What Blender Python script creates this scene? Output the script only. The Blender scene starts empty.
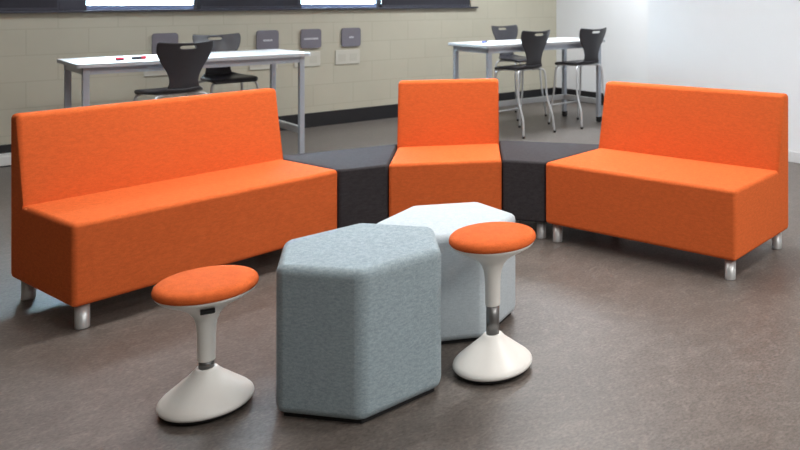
import bpy, bmesh, math, random
from mathutils import Vector, Matrix

random.seed(7)
C = bpy.context.scene.collection
SC = bpy.context.scene

# ------------------------------------------------------------------ camera, world, light, exposure
cam_d = bpy.data.cameras.new('camera')
cam = bpy.data.objects.new('camera', cam_d)
C.objects.link(cam)
SC.camera = cam
cam.location = (0, 0, 1.4)
cam.rotation_euler = (math.radians(90), 0, math.radians(-45.3164))
cam_d.sensor_fit = 'HORIZONTAL'
cam_d.sensor_width = 36.0
cam_d.lens = 790.47 / 800 * 36.0
cam_d.shift_x = -(638.56 - 400) / 800
cam_d.shift_y = -(225 + 2.7) / 800
cam_d.clip_end = 100
cam_d.dof.use_dof = True
cam_d.dof.focus_distance = 3.5
cam_d.dof.aperture_fstop = 3.6

world = bpy.data.worlds.new('overcast_sky')
SC.world = world
world.use_nodes = True
wn = world.node_tree.nodes
wn['Background'].inputs[0].default_value = (0.66, 0.83, 1.0, 1)
wn['Background'].inputs[1].default_value = 60.0

SC.view_settings.view_transform = 'Standard'
SC.view_settings.look = 'None'
SC.view_settings.gamma = 1.0
SC.view_settings.use_curve_mapping = False
SC.view_settings.exposure = 0.0


def area_light(name, x, y, z, sx, sy, power, col=(1, 0.975, 0.94)):
    d = bpy.data.lights.new(name, 'AREA')
    d.shape = 'RECTANGLE'
    d.size, d.size_y = sx, sy
    d.energy = power
    d.color = col
    d.spread = math.radians(160)
    o = bpy.data.objects.new(name, d)
    o.location = (x, y, z)
    C.objects.link(o)
    return o


# rows of ceiling lights; the first pair is fill added to brighten front faces
area_light('ceiling_and_fill_light', 1.0, -1.4, 2.93, 1.5, 0.6, 55)
area_light('ceiling_and_fill_light', 3.0, -1.4, 2.93, 1.5, 0.6, 95)
area_light('ceiling_and_fill_light', 0.9, 1.2, 2.93, 1.5, 0.6, 12)
area_light('ceiling_and_fill_light', 3.3, 1.2, 2.93, 1.5, 0.6, 42)
area_light('ceiling_and_fill_light', 1.3, 4.0, 2.93, 1.5, 0.6, 34)
area_light('ceiling_and_fill_light', 3.4, 4.0, 2.93, 1.5, 0.6, 66)
area_light('ceiling_and_fill_light', 1.3, 6.6, 2.93, 1.5, 0.6, 36, (0.90, 0.95, 1))
area_light('ceiling_and_fill_light', 5.4, 6.6, 2.93, 1.5, 0.6, 95, (0.90, 0.95, 1))


# ------------------------------------------------------------------ materials
def srgb(r, g, b):
    f = lambda c: (c / 255 / 12.92) if c / 255 <= 0.04045 else ((c / 255 + 0.055) / 1.055) ** 2.4
    return (f(r), f(g), f(b), 1)


def new_mat(name):
    m = bpy.data.materials.new(name)
    m.use_nodes = True
    nt = m.node_tree
    return m, nt, nt.nodes, nt.links, nt.nodes['Principled BSDF']


def plain(name, col, rough=0.5, metal=0.0, noise=0.06, nscale=40, bump=0.0):
    m, nt, n, l, b = new_mat(name)
    b.inputs['Roughness'].default_value = rough
    b.inputs['Metallic'].default_value = metal
    tc = n.new('ShaderNodeTexCoord')
    no = n.new('ShaderNodeTexNoise')
    no.inputs['Scale'].default_value = nscale
    no.inputs['Detail'].default_value = 4
    l.new(tc.outputs['Object'], no.inputs['Vector'])
    mx = n.new('ShaderNodeMix')
    mx.data_type = 'RGBA'
    mx.inputs[6].default_value = tuple(c * (1 - noise) for c in col[:3]) + (1,)
    mx.inputs[7].default_value = tuple(min(1, c * (1 + noise)) for c in col[:3]) + (1,)
    l.new(no.outputs[0], mx.inputs[0])
    l.new(mx.outputs[2], b.inputs['Base Color'])
    if bump:
        bp = n.new('ShaderNodeBump')
        bp.inputs['Strength'].default_value = bump
        bp.inputs['Distance'].default_value = 0.002
        l.new(no.outputs[0], bp.inputs['Height'])
        l.new(bp.outputs[0], b.inputs['Normal'])
    return m


def fabric(name, c_lo, c_hi, fine=260, coarse=38, sheen=0.1, spec=0.15):
    """woven heather upholstery: two scales of thread mottling and a weave bump"""
    m, nt, n, l, b = new_mat(name)
    b.inputs['Roughness'].default_value = 0.92
    b.inputs['Specular IOR Level'].default_value = spec
    b.inputs['Sheen Weight'].default_value = sheen
    b.inputs['Sheen Roughness'].default_value = 0.5
    tc = n.new('ShaderNodeTexCoord')
    mp = n.new('ShaderNodeMapping')
    mp.inputs['Scale'].default_value = (1, 1, 2.6)
    l.new(tc.outputs['Object'], mp.inputs['Vector'])
    a = n.new('ShaderNodeTexNoise')
    a.inputs['Scale'].default_value = fine
    a.inputs['Detail'].default_value = 2
    l.new(mp.outputs[0], a.inputs['Vector'])
    c = n.new('ShaderNodeTexNoise')
    c.inputs['Scale'].default_value = coarse
    c.inputs['Detail'].default_value = 5
    c.inputs['Roughness'].default_value = 0.7
    l.new(mp.outputs[0], c.inputs['Vector'])
    ad = n.new('ShaderNodeMath')
    ad.operation = 'ADD'
    l.new(a.outputs[0], ad.inputs[0])
    l.new(c.outputs[0], ad.inputs[1])
    r = n.new('ShaderNodeMapRange')
    r.inputs[1].default_value = 0.72
    r.inputs[2].default_value = 1.28
    l.new(ad.outputs[0], r.inputs[0])
    mx = n.new('ShaderNodeMix')
    mx.data_type = 'RGBA'
    mx.inputs[6].default_value = c_lo
    mx.inputs[7].default_value = c_hi
    l.new(r.outputs[0], mx.inputs[0])
    l.new(mx.outputs[2], b.inputs['Base Color'])
    bp = n.new('ShaderNodeBump')
    bp.inputs['Strength'].default_value = 0.25
    bp.inputs['Distance'].default_value = 0.0015
    l.new(ad.outputs[0], bp.inputs['Height'])
    l.new(bp.outputs[0], b.inputs['Normal'])
    return m


def floor_material():
    m, nt, n, l, b = new_mat('marbled_linoleum')
    b.inputs['Roughness'].default_value = 0.42
    tc = n.new('ShaderNodeTexCoord')
    mp = n.new('ShaderNodeMapping')
    mp.inputs['Rotation'].default_value = (0, 0, math.radians(20))
    mp.inputs['Scale'].default_value = (1, 1.5, 1)
    l.new(tc.outputs['Object'], mp.inputs['Vector'])
    n1 = n.new('ShaderNodeTexNoise')
    n1.inputs['Scale'].default_value = 11
    n1.inputs['Detail'].default_value = 9
    n1.inputs['Roughness'].default_value = 0.72
    n1.inputs['Distortion'].default_value = 1.2
    l.new(mp.outputs[0], n1.inputs['Vector'])
    n2 = n.new('ShaderNodeTexNoise')
    n2.inputs['Scale'].default_value = 70
    n2.inputs['Detail'].default_value = 5
    n2.inputs['Roughness'].default_value = 0.65
    l.new(mp.outputs[0], n2.inputs['Vector'])
    r1 = n.new('ShaderNodeValToRGB')
    e = r1.color_ramp.elements
    e[0].position, e[0].color = 0.28, srgb(84, 77, 71)
    e[1].position, e[1].color = 0.74, srgb(118, 110, 104)
    k = e.new(0.5)
    k.color = srgb(97, 90, 85)
    l.new(n1.outputs[0], r1.inputs[0])
    r2 = n.new('ShaderNodeMapRange')
    r2.inputs[1].default_value, r2.inputs[2].default_value = 0.3, 0.7
    r2.inputs[3].default_value, r2.inputs[4].default_value = 0.56, 1.48
    l.new(n2.outputs[0], r2.inputs[0])
    mul = n.new('ShaderNodeMix')
    mul.data_type = 'RGBA'
    mul.blend_type = 'MULTIPLY'
    mul.inputs[0].default_value = 1
    l.new(r1.outputs[0], mul.inputs[6])
    l.new(r2.outputs[0], mul.inputs[7])
    l.new(mul.outputs[2], b.inputs['Base Color'])
    rr = n.new('ShaderNodeMapRange')
    rr.inputs[3].default_value, rr.inputs[4].default_value = 0.36, 0.5
    l.new(n1.outputs[0], rr.inputs[0])
    l.new(rr.outputs[0], b.inputs['Roughness'])
    bp = n.new('ShaderNodeBump')
    bp.inputs['Strength'].default_value = 0.12
    bp.inputs['Distance'].default_value = 0.001
    l.new(n2.outputs[0], bp.inputs['Height'])
    l.new(bp.outputs[0], b.inputs['Normal'])
    return m


def block_material():
    """painted concrete block laid in running bond, seen along x and z"""
    m, nt, n, l, b = new_mat('painted_block')
    b.inputs['Roughness'].default_value = 0.7
    tc = n.new('ShaderNodeTexCoord')
    sx = n.new('ShaderNodeSeparateXYZ')
    l.new(tc.outputs['Object'], sx.inputs[0])
    cx = n.new('ShaderNodeCombineXYZ')
    l.new(sx.outputs[0], cx.inputs[0])
    l.new(sx.outputs[2], cx.inputs[1])
    br = n.new('ShaderNodeTexBrick')
    br.inputs['Scale'].default_value = 1.0
    br.inputs['Brick Width'].default_value = 0.45
    br.inputs['Row Height'].default_value = 0.225
    br.inputs['Mortar Size'].default_value = 0.006
    br.inputs['Mortar Smooth'].default_value = 0.3
    br.inputs['Bias'].default_value = 0.0
    br.inputs['Color1'].default_value = srgb(180, 174, 156)
    br.inputs['Color2'].default_value = srgb(177, 171, 153)
    br.inputs['Mortar'].default_value = srgb(171, 165, 148)
    l.new(cx.outputs[0], br.inputs['Vector'])
    no = n.new('ShaderNodeTexNoise')
    no.inputs['Scale'].default_value = 3
    no.inputs['Detail'].default_value = 6
    l.new(tc.outputs['Object'], no.inputs['Vector'])
    r = n.new('ShaderNodeMapRange')
    r.inputs[3].default_value, r.inputs[4].default_value = 0.93, 1.07
    l.new(no.outputs[0], r.inputs[0])
    mul = n.new('ShaderNodeMix')
    mul.data_type = 'RGBA'
    mul.blend_type = 'MULTIPLY'
    mul.inputs[0].default_value = 1
    l.new(br.outputs['Color'], mul.inputs[6])
    l.new(r.outputs[0], mul.inputs[7])
    l.new(mul.outputs[2], b.inputs['Base Color'])
    bp = n.new('ShaderNodeBump')
    bp.invert = True
    bp.inputs['Strength'].default_value = 0.15
    bp.inputs['Distance'].default_value = 0.004
    l.new(br.outputs['Fac'], bp.inputs['Height'])
    l.new(bp.outputs[0], b.inputs['Normal'])
    return m


def glass_material():
    m = bpy.data.materials.new('window_glass')
    m.use_nodes = True
    nt = m.node_tree
    n, l = nt.nodes, nt.links
    n.clear()
    out = n.new('ShaderNodeOutputMaterial')
    tr = n.new('ShaderNodeBsdfTransparent')
    tr.inputs[0].default_value = (0.93, 0.97, 0.97, 1)
    gl = n.new('ShaderNodeBsdfGlossy')
    gl.inputs['Roughness'].default_value = 0.02
    fr = n.new('ShaderNodeFresnel')
    fr.inputs[0].default_value = 1.5
    mx = n.new('ShaderNodeMixShader')
    l.new(fr.outputs[0], mx.inputs[0])
    l.new(tr.outputs[0], mx.inputs[1])
    l.new(gl.outputs[0], mx.inputs[2])
    l.new(mx.outputs[0], out.inputs[0])
    return m


M = {}
M['orange'] = fabric('orange_upholstery', srgb(199, 93, 47), srgb(228, 112, 59), sheen=0.0, spec=0.08)
M['charcoal'] = fabric('charcoal_upholstery', srgb(50, 48, 51), srgb(70, 67, 70), sheen=0.0)
M['blue_grey'] = fabric('blue_grey_heather', srgb(124, 140, 148), srgb(170, 185, 192), coarse=60, fine=300)
M['pale_grey'] = fabric('pale_grey_heather', srgb(172, 184, 192), srgb(200, 210, 216), coarse=60, fine=300)
M['floor'] = floor_material()
M['block'] = block_material()
M['white_wall'] = plain('white_painted_plaster', srgb(222, 222, 222), 0.8, noise=0.015, nscale=6)
M['ceiling'] = plain('ceiling_paint', srgb(235, 235, 232), 0.9, noise=0.02)
M['skirting_black'] = plain('black_skirting', srgb(24, 23, 26), 0.5)
M['skirting_pale'] = plain('pale_skirting', srgb(205, 206, 205), 0.55)
M['frame_dark'] = plain('charcoal_window_frame', srgb(52, 52, 62), 0.4)
M['frame_glare'] = plain('window_frame_blue_glare', srgb(118, 132, 172), 0.35)  # window glare painted in as a blue-grey tone on the bright bays' rails
M['blind'] = plain('charcoal_blind_cloth', srgb(44, 42, 50), 0.85, nscale=120)
M['glass'] = glass_material()
M['silver'] = plain('brushed_aluminium', srgb(205, 207, 208), 0.38, metal=0.55, noise=0.05, nscale=90)
M['steel'] = plain('dull_steel', srgb(128, 128, 128), 0.35, metal=0.8)
M['tube'] = plain('grey_powder_coated_tube', srgb(196, 198, 200), 0.35, metal=0.35)
M['table_metal'] = plain('grey_table_metal', srgb(168, 174, 184), 0.42, metal=0.3)
M['table_top'] = plain('white_laminate', srgb(232, 234, 236), 0.35, noise=0.01)
M['table_edge'] = plain('grey_table_edging', srgb(176, 178, 182), 0.5)
M['shell'] = plain('charcoal_plastic', srgb(46, 45, 50), 0.36, noise=0.05, nscale=200, bump=0.1)
M['white_plastic'] = plain('white_plastic', srgb(236, 235, 231), 0.35, noise=0.01)
M['rubber'] = plain('black_rubber', srgb(22, 22, 24), 0.75)
M['plaque'] = plain('grey_plastic_plate', srgb(112, 108, 116), 0.5)
M['plaque_text'] = plain('pale_lettering', srgb(205, 204, 208), 0.6)
M['outlet'] = plain('white_outlet_plate', srgb(190, 186, 174), 0.5)
M['outlet_hole'] = plain('grey_socket_face', srgb(183, 179, 166), 0.5)
M['red'] = plain('red_plastic', srgb(200, 40, 62), 0.4)
M['marker_dark'] = plain('dark_marker_plastic', srgb(58, 60, 70), 0.4)
M['blue'] = plain('blue_plastic', srgb(88, 110, 190), 0.4)


# ------------------------------------------------------------------ helpers
def obj(name, bm, mat, parent=None, smooth=False, wn=False, sub=0):
    me = bpy.data.meshes.new(name)
    bmesh.ops.recalc_face_normals(bm, faces=bm.faces[:])
    bm.to_mesh(me)
    bm.free()
    mats = mat if isinstance(mat, (list, tuple)) else [mat]
    for k in mats:
        me.materials.append(k)
    o = bpy.data.objects.new(name, me)
    C.objects.link(o)
    if parent is not None:
        o.parent = parent
    if smooth or wn:
        for p in me.polygons:
            p.use_smooth = True
    if sub:
        md = o.modifiers.new('subdivision', 'SUBSURF')
        md.levels = md.render_levels = sub
    if wn:
        md = o.modifiers.new('weighted_normals', 'WEIGHTED_NORMAL')
        md.keep_sharp = True
    return o


def box(bm, x0, x1, y0, y1, z0, z1, bevel=0.0, seg=2, mi=0):
    v = [bm.verts.new(p) for p in ((x0, y0, z0), (x1, y0, z0), (x1, y1, z0), (x0, y1, z0),
                                   (x0, y0, z1), (x1, y0, z1), (x1, y1, z1), (x0, y1, z1))]
    fs = [bm.faces.new([v[i] for i in q]) for q in
          ((3, 2, 1, 0), (4, 5, 6, 7), (0, 1, 5, 4), (1, 2, 6, 5), (2, 3, 7, 6), (3, 0, 4, 7))]
    for f in fs:
        f.material_index = mi
    if bevel:
        es = list({e for f in fs for e in f.edges})
        bmesh.ops.bevel(bm, geom=es, offset=bevel, segments=seg, profile=0.5, affect='EDGES')
    return v


def bx(name, x0, x1, y0, y1, z0, z1, mat, parent=None, bevel=0.0, seg=2):
    bm = bmesh.new()
    box(bm, x0, x1, y0, y1, z0, z1, bevel, seg)
    return obj(name, bm, mat, parent, wn=bevel > 0)


def lathe(bm, prof, seg=40, mi=0):
    rings = []
    for r, z in prof:
        if r < 1e-6:
            rings.append([bm.verts.new((0, 0, z))])
        else:
            rings.append([bm.verts.new((r * math.cos(2 * math.pi * k / seg), r * math.sin(2 * math.pi * k / seg), z))
                          for k in range(seg)])
    for a, b in zip(rings[:-1], rings[1:]):
        for k in range(seg):
            k2 = (k + 1) % seg
            if len(a) == 1:
                f = [a[0], b[k], b[k2]]
            elif len(b) == 1:
                f = [a[k], a[k2], b[0]]
            else:
                f = [a[k], a[k2], b[k2], b[k]]
            bm.faces.new(f).material_index = mi
    for ring, flip in ((rings[0], True), (rings[-1], False)):
        if len(ring) > 1:
            bm.faces.new(ring[::-1] if flip else ring).material_index = mi


def catmull(pts, n=6):
    P = [Vector(p) for p in pts]
    P = [P[0] * 2 - P[1]] + P + [P[-1] * 2 - P[-2]]
    out = []
    for i in range(1, len(P) - 2):
        for k in range(n):
            t = k / n
            a, b, c, d = P[i - 1], P[i], P[i + 1], P[i + 2]
            out.append(0.5 * ((2 * b) + (c - a) * t + (2 * a - 5 * b + 4 * c - d) * t * t
                              + (3 * b - a - 3 * c + d) * t ** 3))
    out.append(P[-2])
    return out


def tube(bm, pts, r, seg=10, mi=0):
    P = [Vector(p) for p in pts]
    rings = []
    ref = Vector((0.31, 0.17, 0.93)).normalized()
    for i, p in enumerate(P):
        t = (P[min(i + 1, len(P) - 1)] - P[max(i - 1, 0)]).normalized()
        if abs(t.dot(ref)) > 0.98:
            ref = Vector((1, 0.1, 0)).normalized()
        u = (ref - t * ref.dot(t)).normalized()
        w = t.cross(u)
        ref = u
        rr = r[i] if isinstance(r, (list, tuple)) else r
        rings.append([bm.verts.new(p + (u * math.cos(2 * math.pi * k / seg) + w * math.sin(2 * math.pi * k / seg)) * rr)
                      for k in range(seg)])
    for a, b in zip(rings[:-1], rings[1:]):
        for k in range(seg):
            k2 = (k + 1) % seg
            bm.faces.new([a[k], a[k2], b[k2], b[k]]).material_index = mi
    bm.faces.new(rings[0][::-1]).material_index = mi
    bm.faces.new(rings[-1]).material_index = mi


def thing(name, label, cat, loc=(0, 0, 0), rz=0.0, group=None):
    o = bpy.data.objects.new(name, None)
    o.empty_display_size = 0.1
    C.objects.link(o)
    o.location = loc
    o.rotation_euler = (0, 0, rz)
    o['label'] = label
    o['category'] = cat
    if group:
        o['group'] = group
    return o


def dup(root, loc, rz, label, group=None):
    r = root.copy()
    C.objects.link(r)
    r.location = loc
    r.rotation_euler = (0, 0, rz)
    r['label'] = label
    if group:
        r['group'] = group
    for ch in list(root.children):
        c = ch.copy()
        C.objects.link(c)
        c.parent = r
        for g in list(ch.children):
            d = g.copy()
            C.objects.link(d)
            d.parent = c
    return r


def structure(o):
    o['kind'] = 'structure'
    return o


# ------------------------------------------------------------------ the room
X0, X1, Y0, Y1, ZC = -4.2, 6.985, -4.0, 8.509, 3.0
NX, NY = 5.70, 5.503            # near part of the right wall stands forward
SILL, HEAD = 1.278, 2.35
WX0, WX1 = -1.2, 5.60

structure(bx('floor', X0 - .15, X1 + .15, Y0 - .15, Y1 + .15, -0.1, 0, M['floor']))
structure(bx('ceiling', X0 - .15, X1 + .15, Y0 - .15, Y1 + .15, ZC, ZC + 0.1, M['ceiling']))
bm = bmesh.new()
box(bm, X0 - .15, X1 + .15, Y1, Y1 + .15, 0, SILL)
box(bm, X0 - .15, X1 + .15, Y1, Y1 + .15, HEAD, ZC)
box(bm, X0 - .15, WX0, Y1, Y1 + .15, SILL, HEAD)
box(bm, WX1, X1 + .15, Y1, Y1 + .15, SILL, HEAD)
structure(obj('wall_back', bm, M['block']))
structure(bx('wall_right', X1, X1 + .15, NY, Y1, 0, ZC, M['white_wall']))
structure(bx('wall_right_near', NX, X1 + .15, Y0, NY, 0, ZC, M['white_wall']))
structure(bx('wall_left', X0 - .15, X0, Y0, Y1, 0, ZC, M['block']))
structure(bx('wall_front', X0 - .15, X1 + .15, Y0 - .15, Y0, 0, ZC, M['white_wall']))
structure(bx('baseboard_back', X0, X1, Y1 - .016, Y1, 0, 0.1545, M['skirting_black'], bevel=.003))
structure(bx('baseboard_right', X1 - .016, X1, NY, Y1 - .016, 0, 0.1545, M['skirting_black'], bevel=.003))
structure(bx('baseboard_right_near', NX - .012, NX, Y0, NY, 0, 0.09, M['skirting_pale'], bevel=.003))
structure(bx('trim_1', WX0 - .05, 5.674, Y1 - .055, Y1 + .10, SILL - .014, SILL + .006, M['frame_dark'], bevel=.004))

# the window band: frames, panes, and the bays that are blacked out with blinds
bays = [(-1.2, 1.366, False), (1.366, 2.47, True), (2.47, 3.46, False), (3.46, 4.374, True), (4.374, 5.60, False)]
blind_labels = ['charcoal blind drawn down over the window at the far left, above the bare wall',
                'charcoal blind drawn down between the two bright windows',
                'charcoal blind drawn down at the right end of the window band']
bi = 0
for k, (a, b, bright) in enumerate(bays):
    w = bpy.data.objects.new('window_%d' % (k + 1), None)
    C.objects.link(w)
    w.location = ((a + b) / 2, Y1 + .06, SILL)
    structure(w)
    h = (b - a) / 2
    bm = bmesh.new()
    fl = 0.20 if k == 1 else 0.03
    fr = 0.03
    box(bm, -h, -h + fl, -.03, .03, 0.004, HEAD - SILL, .003)
    box(bm, h - fr, h, -.03, .03, 0.004, HEAD - SILL, .003)
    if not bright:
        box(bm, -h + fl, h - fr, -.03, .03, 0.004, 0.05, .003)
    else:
        bx('bottom_rail', -h + fl, h - fr, -.03, .03, 0.004, 0.05, M['frame_glare'], w, bevel=.003)
    box(bm, -h + fl, h - fr, -.03, .03, HEAD - SILL - .05, HEAD - SILL, .003)
    obj('window_frame', bm, M['frame_dark'], w, wn=True)
    bx('window_pane', -h + fl, h - fr, -.004, .004, 0.05, HEAD - SILL - .05, M['glass'], w)
    if not bright:
        t = thing('roller_blind', blind_labels[bi], 'blind', ((a + b) / 2, Y1 + .01, SILL), 0, 'charcoal window blinds')
        bi += 1
        bx('blind_cloth', -h + .02, h - .02, -.002, .002, 0.03, HEAD - SILL - .04, M['blind'], t)
        bx('bottom_bar', -h + .02, h - .02, -.008, .008, 0.006, 0.03, M['frame_dark'], t, bevel=.003)
        bm = bmesh.new()
        tube(bm, [(-h + .02, 0, HEAD - SILL - .03), (h - .02, 0, HEAD - SILL - .03)], .022, 14)
        obj('roller', bm, M['frame_dark'], t, smooth=True)

# ------------------------------------------------------------------ sofas
D, SH, BH, BOT, JY, TT = 0.6707, 0.4563, 0.864, 0.105, 0.5225, 0.085


def soft_bevel(bm, edges, r, seg=4):
    bmesh.ops.bevel(bm, geom=list(edges), offset=r, segments=seg, profile=0.5, affect='EDGES', clamp_overlap=True)
    for e in bm.edges:
        if len(e.link_faces) == 2 and e.calc_face_angle(0) > math.radians(50):
            e.smooth = False


def leg_mesh(x, y, z1=BOT + .004, r=.0275):
    bm = bmesh.new()
    lathe(bm, [(r * .93, 0), (r, .004), (r, z1)], 24)
    bmesh.ops.translate(bm, verts=bm.verts[:], vec=(x, y, 0))
    return bm


def sofa(name, label, cat, fl, ang, L, group):
    """fl = front left corner on the floor, ang = direction of the front edge"""
    a = math.radians(ang)
    cx = fl[0] + L / 2 * math.cos(a) - D / 2 * math.sin(a)
    cy = fl[1] + L / 2 * math.sin(a) + D / 2 * math.cos(a)
    t = thing(name, label, cat, (cx, cy, 0), a, group)
    h = L / 2
    yj = JY - D / 2
    # seat block
    bm = bmesh.new()
    box(bm, -h, h, -D / 2, yj, BOT, SH)
    es = [e for e in bm.edges if not all(abs(v.co.y - yj) < 1e-5 for v in e.verts)]
    soft_bevel(bm, es, .021)
    # slight crown on the cushion top
    obj('seat', bm, M['orange'], t, wn=True)
    # backrest, a prism with a raked front
    bm = bmesh.new()
    prof = [(yj, BOT), (D / 2, BOT), (D / 2, BH), (D / 2 - TT, BH), (yj, SH)]
    A = [bm.verts.new((-h, y, z)) for y, z in prof]
    B = [bm.verts.new((h, y, z)) for y, z in prof]
    bm.faces.new(A)
    bm.faces.new(B[::-1])
    for i in range(5):
        j = (i + 1) % 5
        bm.faces.new([A[i], B[i], B[j], A[j]])
    def keep(e):
        p, q = e.verts
        if all(abs(v.co.y - yj) < 1e-5 for v in e.verts):
            return False
        return True
    soft_bevel(bm, [e for e in bm.edges if keep(e)], .022)
    obj('backrest', bm, M['orange'], t, wn=True)
    for sx in (-1, 1):
        obj('leg', leg_mesh(sx * (h - .055), -D / 2 + .050), M['silver'], t, wn=True)
        obj('leg', leg_mesh(sx * (h - .058), D / 2 - .045), M['silver'], t, wn=True)
    return t


G_SOFA = 'orange armless sofas'
sofa('sofa', 'orange fabric armless two-seat sofa at the left, behind the white wobble stool on the floor', 'sofa',
     (0.680, 3.974), 10.9, 1.267, G_SOFA)
sofa('lounge_chair', 'orange fabric armless single lounge seat between two charcoal corner blocks', 'armless chair',
     (2.181, 4.1435), -33.5, 0.631, None)
sofa('sofa', 'orange fabric armless two-seat sofa at the right, in front of the white wall', 'sofa',
     (2.8386, 3.5639), -78.69, 1.212, G_SOFA)


def wedge(label, fl, fr, br, bl):
    """charcoal corner block given its four floor corners"""
    P = [Vector(p) for p in (fl, fr, br, bl)]
    c = sum(P, Vector((0, 0))) / 4
    P = [p + (c - p).normalized() * .007 for p in P]
    ang = math.atan2(P[1].y - P[0].y, P[1].x - P[0].x)
    t = thing('corner_seat', label, 'corner seat', (c.x, c.y, 0), ang, 'charcoal corner blocks')
    R = Matrix.Rotation(-ang, 2)
    Q = [R @ (p - c) for p in P]
    bm = bmesh.new()
    lo = [bm.verts.new((q.x, q.y, BOT)) for q in Q]
    hi = [bm.verts.new((q.x, q.y, SH - .002)) for q in Q]
    bm.faces.new(lo[::-1])
    bm.faces.new(hi)
    for i in range(4):
        j = (i + 1) % 4
        bm.faces.new([lo[i], lo[j], hi[j], hi[i]])
    soft_bevel(bm, bm.edges[:], .016)
    obj('seat', bm, M['charcoal'], t, wn=True)
    ctr = Vector((0, 0))
    for k, q in enumerate(Q):
        d = .045 if k < 2 else .06
        sx = 1 if q.x > 0 else -1
        sy = 1 if q.y > 0 else -1
        p = Vector((q.x - sx * (d if k < 2 else .10), q.y - sy * (.062 if k < 2 else .045)))
        obj('leg', leg_mesh(p.x, p.y), M['silver'], t, wn=True)
    return t


def corners(fl, ang, L):
    a = math.radians(ang)
    u, v = Vector((math.cos(a), math.sin(a))), Vector((-math.sin(a), math.cos(a)))
    f = Vector(fl)
    return f, f + u * L, f + u * L + v * D, f + v * D


lc = corners((0.680, 3.974), 10.9, 1.267)
mc = corners((2.181, 4.1435), -33.5, 0.631)
rc = corners((2.8386, 3.5639), -78.69, 1.22)
wedge('charcoal wedge-shaped corner seat between the left orange sofa and the single orange seat',
      lc[1], mc[0], mc[3], lc[2])
wedge('charcoal wedge-shaped corner seat between the single orange seat and the right orange sofa',
      mc[1], rc[0], rc[3], mc[2])


# ------------------------------------------------------------------ hexagonal ottomans
def ottoman(label, c, rot, r, h, mat):
    t = thing('hexagonal_ottoman', label, 'ottoman', (c[0], c[1], 0), rot, 'hexagonal ottomans')
    bm = bmesh.new()
    r2 = r + .007
    lo = [bm.verts.new((r2 * math.cos(k * math.pi / 3), r2 * math.sin(k * math.pi / 3), .013)) for k in range(6)]
    hi = [bm.verts.new((r2 * math.cos(k * math.pi / 3), r2 * math.sin(k * math.pi / 3), h)) for k in range(6)]
    bm.faces.new(lo[::-1])
    top = bm.faces.new(hi)
    for i in range(6):
        j = (i + 1) % 6
        bm.faces.new([lo[i], lo[j], hi[j], hi[i]])
    bm.edges.ensure_lookup_table()
    soft_bevel(bm, bm.edges[:], .032, 6)
    obj('upholstered_body', bm, mat, t, wn=True)
    bm = bmesh.new()
    rb = r - .022
    lo = [bm.verts.new((rb * math.cos(k * math.pi / 3), rb * math.sin(k * math.pi / 3), 0)) for k in range(6)]
    hi = [bm.verts.new((rb * math.cos(k * math.pi / 3), rb * math.sin(k * math.pi / 3), .018)) for k in range(6)]
    bm.faces.new(lo[::-1])
    bm.faces.new(hi)
    for i in range(6):
        j = (i + 1) % 6
        bm.faces.new([lo[i], lo[j], hi[j], hi[i]])
    obj('base', bm, M['rubber'], t)
    return t


ottoman('tall blue-grey hexagonal fabric ottoman nearest the viewer, between the two wobble stools',
        (1.328, 2.725), -2.019, .3045, .508, M['blue_grey'])
ottoman('lower pale grey hexagonal fabric ottoman half hidden behind the blue-grey ottoman',
        (1.8492, 2.9998), -1.5845, .2989, .4455, M['pale_grey'])


# ------------------------------------------------------------------ wobble stools
def wobble_stool(label, loc, seat_z, s0, lever_ang):
    t = thing('wobble_stool', label, 'stool', (loc[0], loc[1], 0), 0, 'orange topped wobble stools')
    bm = bmesh.new()
    lathe(bm, [(.10, 0), (.125, .003), (.138, .010), (.1435, .018), (.1435, .022)], 56)
    obj('rubber_foot', bm, M['rubber'], t, wn=True)
    bm = bmesh.new()
    lathe(bm, [(.1435, .020), (.1470, .024), (.1478, .029), (.1460, .035), (.1380, .044), (.1200, .059), (.0990, .0755),
               (.0790, .0925), (.0610, .1065), (.0480, .118), (.0395, .127), (.0345, .133), (.0310, .135)], 56)
    obj('base', bm, M['white_plastic'], t, smooth=True)
    bm = bmesh.new()
    lathe(bm, [(.0245, .12), (.0245, s0 + .02)], 28)
    obj('gas_column', bm, M['steel'], t, wn=True)
    bm = bmesh.new()
    z = seat_z
    lathe(bm, [(.0270, s0), (.0280, s0 + .003), (.0285, z - .20), (.0300, z - .17), (.0335, z - .145), (.042, z - .122),
               (.057, z - .103), (.078, z - .087), (.104, z - .072), (.130, z - .058), (.148, z - .047),
               (.1545, z - .040), (.155, z - .032)], 56)
    obj('sleeve', bm, M['white_plastic'], t, smooth=True)
    bm = bmesh.new()
    lathe(bm, [(.150, z - .036), (.157, z - .034), (.161, z - .028), (.1615, z - .021), (.159, z - .013),
               (.152, z - .006), (.138, z - .0015), (.11, z + .001), (.06, z + .003), (0, z + .0035)], 64)
    obj('seat_cushion', bm, M['orange'], t, smooth=True)
    o = bx('lever', .075, .132, -.022, .022, z - .079, z - .066, M['rubber'], t, bevel=.004)
    o.rotation_euler = (0, 0, lever_ang)
    return t


wobble_stool('low orange-topped white wobble stool at the left, in front of the left orange sofa',
             (0.884, 2.955), .438, .160, math.radians(-105))
wobble_stool('taller orange-topped white wobble stool with a steel column beside the pale grey ottoman',
             (1.732, 2.486), .517, .242, math.radians(60))


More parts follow.
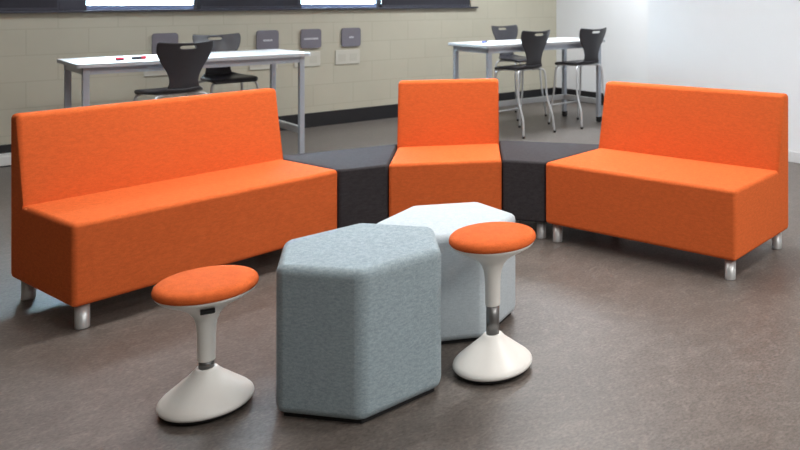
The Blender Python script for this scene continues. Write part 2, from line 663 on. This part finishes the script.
# ------------------------------------------------------------------ high tables
def high_table(label, fl, L, W, H, casters):
    """fl = front left corner; local origin at the front left corner of the top"""
    t = thing('high_table', label, 'table', (fl[0], fl[1], 0), 0, 'white high tables')
    bm = bmesh.new()
    box(bm, 0, L, 0, W, H - .028, H)
    soft_bevel(bm, [e for e in bm.edges if abs(e.verts[0].co.z - e.verts[1].co.z) > .01], .03, 4)
    for f in bm.faces:
        f.material_index = 0 if abs(f.normal.z) > .5 else 1
    obj('tabletop', bm, [M['table_top'], M['table_edge']], t)
    ix, iy, s = .045, .04, .0215
    bm = bmesh.new()
    zt = H - .028
    box(bm, ix, L - ix, iy + .004, iy + .03, zt - .055, zt)
    box(bm, ix, L - ix, W - iy - .03, W - iy - .004, zt - .055, zt)
    box(bm, ix + .004, ix + .03, iy + .03, W - iy - .03, zt - .055, zt)
    box(bm, L - ix - .03, L - ix - .004, iy + .03, W - iy - .03, zt - .055, zt)
    obj('apron', bm, M['table_metal'], t)
    for x in (ix + s, L - ix - s):
        for y in (iy + s, W - iy - s):
            z0 = .062 if casters else .012
            lg = bx('leg', x - s, x + s, y - s, y + s, z0, zt, M['table_metal'], t, bevel=.004)
            if casters:
                bm = bmesh.new()
                tube(bm, [(x + .006, y - .018, .028), (x + .006, y + .018, .028)], .028, 20)
                box(bm, x - .02, x + .032, y - .024, y + .024, .046, .064, .004)
                obj('caster', bm, M['rubber'], lg, wn=True)
            else:
                bm = bmesh.new()
                box(bm, x - s - .002, x + s + .002, y - s - .002, y + s + .002, 0, .014, .003)
                obj('foot', bm, M['rubber'], lg)
    zr = .235
    bx('lower_rail', ix + 2 * s, L - ix - 2 * s, W - iy - .042, W - iy - .008, zr - .03, zr + .03, M['tube'], t, bevel=.004)
    for x in (ix + .008, L - ix - .042):
        bx('lower_rail', x, x + .034, iy + 2 * s, W - iy - 2 * s, zr - .03, zr + .03, M['tube'], t, bevel=.004)
    return t


TH = .9106
high_table('long white-topped high table behind the left orange sofa', (1.212, 6.945), 1.715, .77, TH, False)
high_table('white-topped high table in the far right corner beside the white wall', (4.455, 6.492), 1.60, .72, TH + .016, True)


# ------------------------------------------------------------------ high plastic shell chairs
def make_chair():
    t = thing('high_chair', '', 'chair')
    # spine of the shell, (y forward, z, half width, forward wrap of the edges)
    spine = [(.215, .656, .165, .000), (.200, .670, .182, .000), (.160, .679, .193, .002), (.08, .676, .200, .005),
             (-.01, .672, .197, .008), (-.085, .672, .182, .010), (-.140, .680, .150, .010), (-.172, .703, .116, .010),
             (-.188, .742, .098, .012), (-.197, .796, .103, .018), (-.206, .850, .124, .026), (-.216, .900, .154, .036),
             (-.228, .945, .178, .045), (-.240, .985, .191, .050), (-.250, 1.012, .197, .052),
             (-.258, 1.044, .197, .052), (-.265, 1.066, .190, .050)]
    cols = [-1, -.86, -.62, -.28, -.10, .10, .28, .62, .86, 1]

    def strip(rows, hole):
        bm = bmesh.new()
        V = []
        for i in rows:
            y, z, w, wrap = spine[i]
            w *= 1.06
            r = []
            for c in cols:
                yy, zz = y, z
                if i >= 8:
                    yy += wrap * c * c
                    if i >= len(spine) - 2:
                        zz += .016 * c * c - .010        # ears of the top edge stand up
                else:
                    zz += wrap * c * c * 1.2
                r.append(bm.verts.new((w * c, yy, zz)))
            V.append(r)
        for a in range(len(rows) - 1):
            for k in range(len(cols) - 1):
                if hole and rows[a] == 14 and k in (3, 4, 5):
                    continue                              # the grip slot
                bm.faces.new([V[a][k], V[a][k + 1], V[a + 1][k + 1], V[a + 1][k]])
        return bm

    for nm, rows, hole in (('seat', range(0, 8), False), ('backrest', range(7, len(spine)), True)):
        o = obj(nm, strip(list(rows), hole), M['shell'], t, smooth=True)
        md = o.modifiers.new('thickness', 'SOLIDIFY')
        md.thickness = .028 if nm == 'seat' else .012
        md.offset = 0
        md = o.modifiers.new('subdivision', 'SUBSURF')
        md.levels = md.render_levels = 2
    for sx in (-1, 1):
        for sy in (-1, 1):
            bm = bmesh.new()
            tx, ty = sx * .185, .015 + sy * .155
            fx, fy = sx * .225, sy * .255
            pts = catmull([(sx * .07, .015 + sy * .10, .656), (sx * .14, .015 + sy * .135, .656), (tx, ty, .638),
                           (tx + sx * .012, ty + sy * .012, .56), (tx + sx * .020, ty + sy * .028, .36),
                           (fx - sx * .012, fy - sy * .022, .18), (fx, fy, .012)], 5)
            tube(bm, pts, .0105, 10)
            lg = obj('leg', bm, M['tube'], t, smooth=True)
            bm = bmesh.new()
            tube(bm, [(fx, fy, 0), (fx, fy, .022)], .0135, 12)
            obj('foot_cap', bm, M['rubber'], lg)
    bm = bmesh.new()
    box(bm, -.12, .12, -.09, .11, .650, .665, .003)
    obj('seat_bracket', bm, M['tube'], t)
    bm = bmesh.new()
    tube(bm, [(-.207, .217, .215), (.207, .217, .215)], .0095, 10)
    obj('footrest', bm, M['tube'], t, smooth=True)
    return t


chair0 = make_chair()
spots = [
    (1.815, 6.87, 10, 'charcoal high chair with its back to the viewer at the left table'),
    (2.43, 7.575, 180 + 4, 'charcoal plastic high chair facing the viewer from behind the left high table'),
    (4.955, 6.60, 8, 'charcoal high chair nearest the single orange seat, before the far right table'),
    (5.75, 6.60, 4, 'charcoal high chair closest to the white wall, before the far right table'),
    (5.60, 7.55, 187, 'charcoal high chair facing the viewer from behind the far right table'),
]
for i, (x, y, a, lab) in enumerate(spots):
    if i == 0:
        chair0.location = (x, y, 0)
        chair0.rotation_euler = (0, 0, math.radians(a))
        chair0['label'] = lab
        chair0['group'] = 'charcoal high chairs at the two tables'
    else:
        dup(chair0, (x, y, 0), math.radians(a), lab)

# ------------------------------------------------------------------ plates on the block wall
px_ = [2.06, 3.0, 3.45, 3.90]
plate_lab = ['grey square wall plate furthest left, half hidden by the chair back in front',
             'grey square wall plate just above the right end of the left table',
             'grey square wall plate in the middle, with a long line of pale lettering',
             'grey square wall plate furthest right, with one short pale word']
text_w = [.09, .09, .15, .05]
out_lab = ['white socket plate on the wall seen below the left tabletop',
           'white socket plate behind the right end of the left table',
           'white socket plate under the grey wall plate with the long line of lettering',
           'white socket plate furthest right, under the grey wall plate with a short word']
for k, x in enumerate(px_):
    t = thing('wall_plate', plate_lab[k], 'wall plate', (x + .122, Y1, .955), 0, 'grey plates on the block wall')
    bm = bmesh.new()
    box(bm, -.110, .110, -.022, 0, -.104, .104)
    soft_bevel(bm, [e for e in bm.edges if abs(e.verts[0].co.y - e.verts[1].co.y) > .01], .03, 5)
    obj('plate', bm, M['plaque'], t)
    bm = bmesh.new()
    w = text_w[k]
    x0 = -w / 2
    while x0 < w / 2 - .004:                  # a line of small unreadable letters
        cw = random.choice((.009, .011, .013))
        box(bm, x0, min(x0 + cw, w / 2), -.0235, -.0215, -.010, .008)
        x0 += cw + .004
    obj('lettering', bm, M['plaque_text'], t)
    t = thing('socket_plate', out_lab[k], 'socket', (x + .085, Y1, .735), 0, 'white socket plates on the block wall')
    bx('plate', -.14, .14, -.012, 0, -.08, .08, M['outlet'], t, bevel=.004)
    for s in (-.065, .065):
        bx('socket_face', s - .04, s + .04, -.0135, -.011, -.045, .035, M['outlet_hole'], t)

# ------------------------------------------------------------------ small things
t = thing('cable_box', 'low white box on the floor against the back wall at the far left', 'box', (0.90, 8.37, 0))
bx('body', -.45, .2, -.06, .12, 0.008, .085, M['white_plastic'], t, bevel=.004)
bx('base', -.445, .195, -.055, .115, 0, .012, M['rubber'], t)


def pen(name, label, loc, rz, L, r, mats, cat, cap=None):
    t = thing(name, label, cat, loc, rz)
    bm = bmesh.new()
    tube(bm, [(-L / 2, 0, r), (L * .15, 0, r)], r, 12)
    obj('barrel', bm, mats[0], t)
    bm = bmesh.new()
    tube(bm, [(L * .15, 0, r), (L * .42, 0, r), (L * .5, 0, r)], [r * 1.1, r * 1.1, r * .8], 12)
    obj('cap', bm, mats[1], t)
    return t


t = thing('board_eraser', 'small red block lying on the left high table', 'eraser', (1.53, 7.17, TH))
bx('felt', -.026, .026, -.018, .018, 0, .008, M['marker_dark'], t)
bx('grip', -.026, .026, -.018, .018, .008, .026, M['red'], t, bevel=.004)
pen('marker', 'dark marker pen with a red cap on the left high table', (1.665, 7.20, TH), math.radians(8), .10, .012,
    (M['marker_dark'], M['red']), 'marker')
pen('marker', 'short blue marker lying on the far right table', (4.72, 6.92, TH + .016), math.radians(30), .09, .010,
    (M['blue'], M['marker_dark']), 'marker')
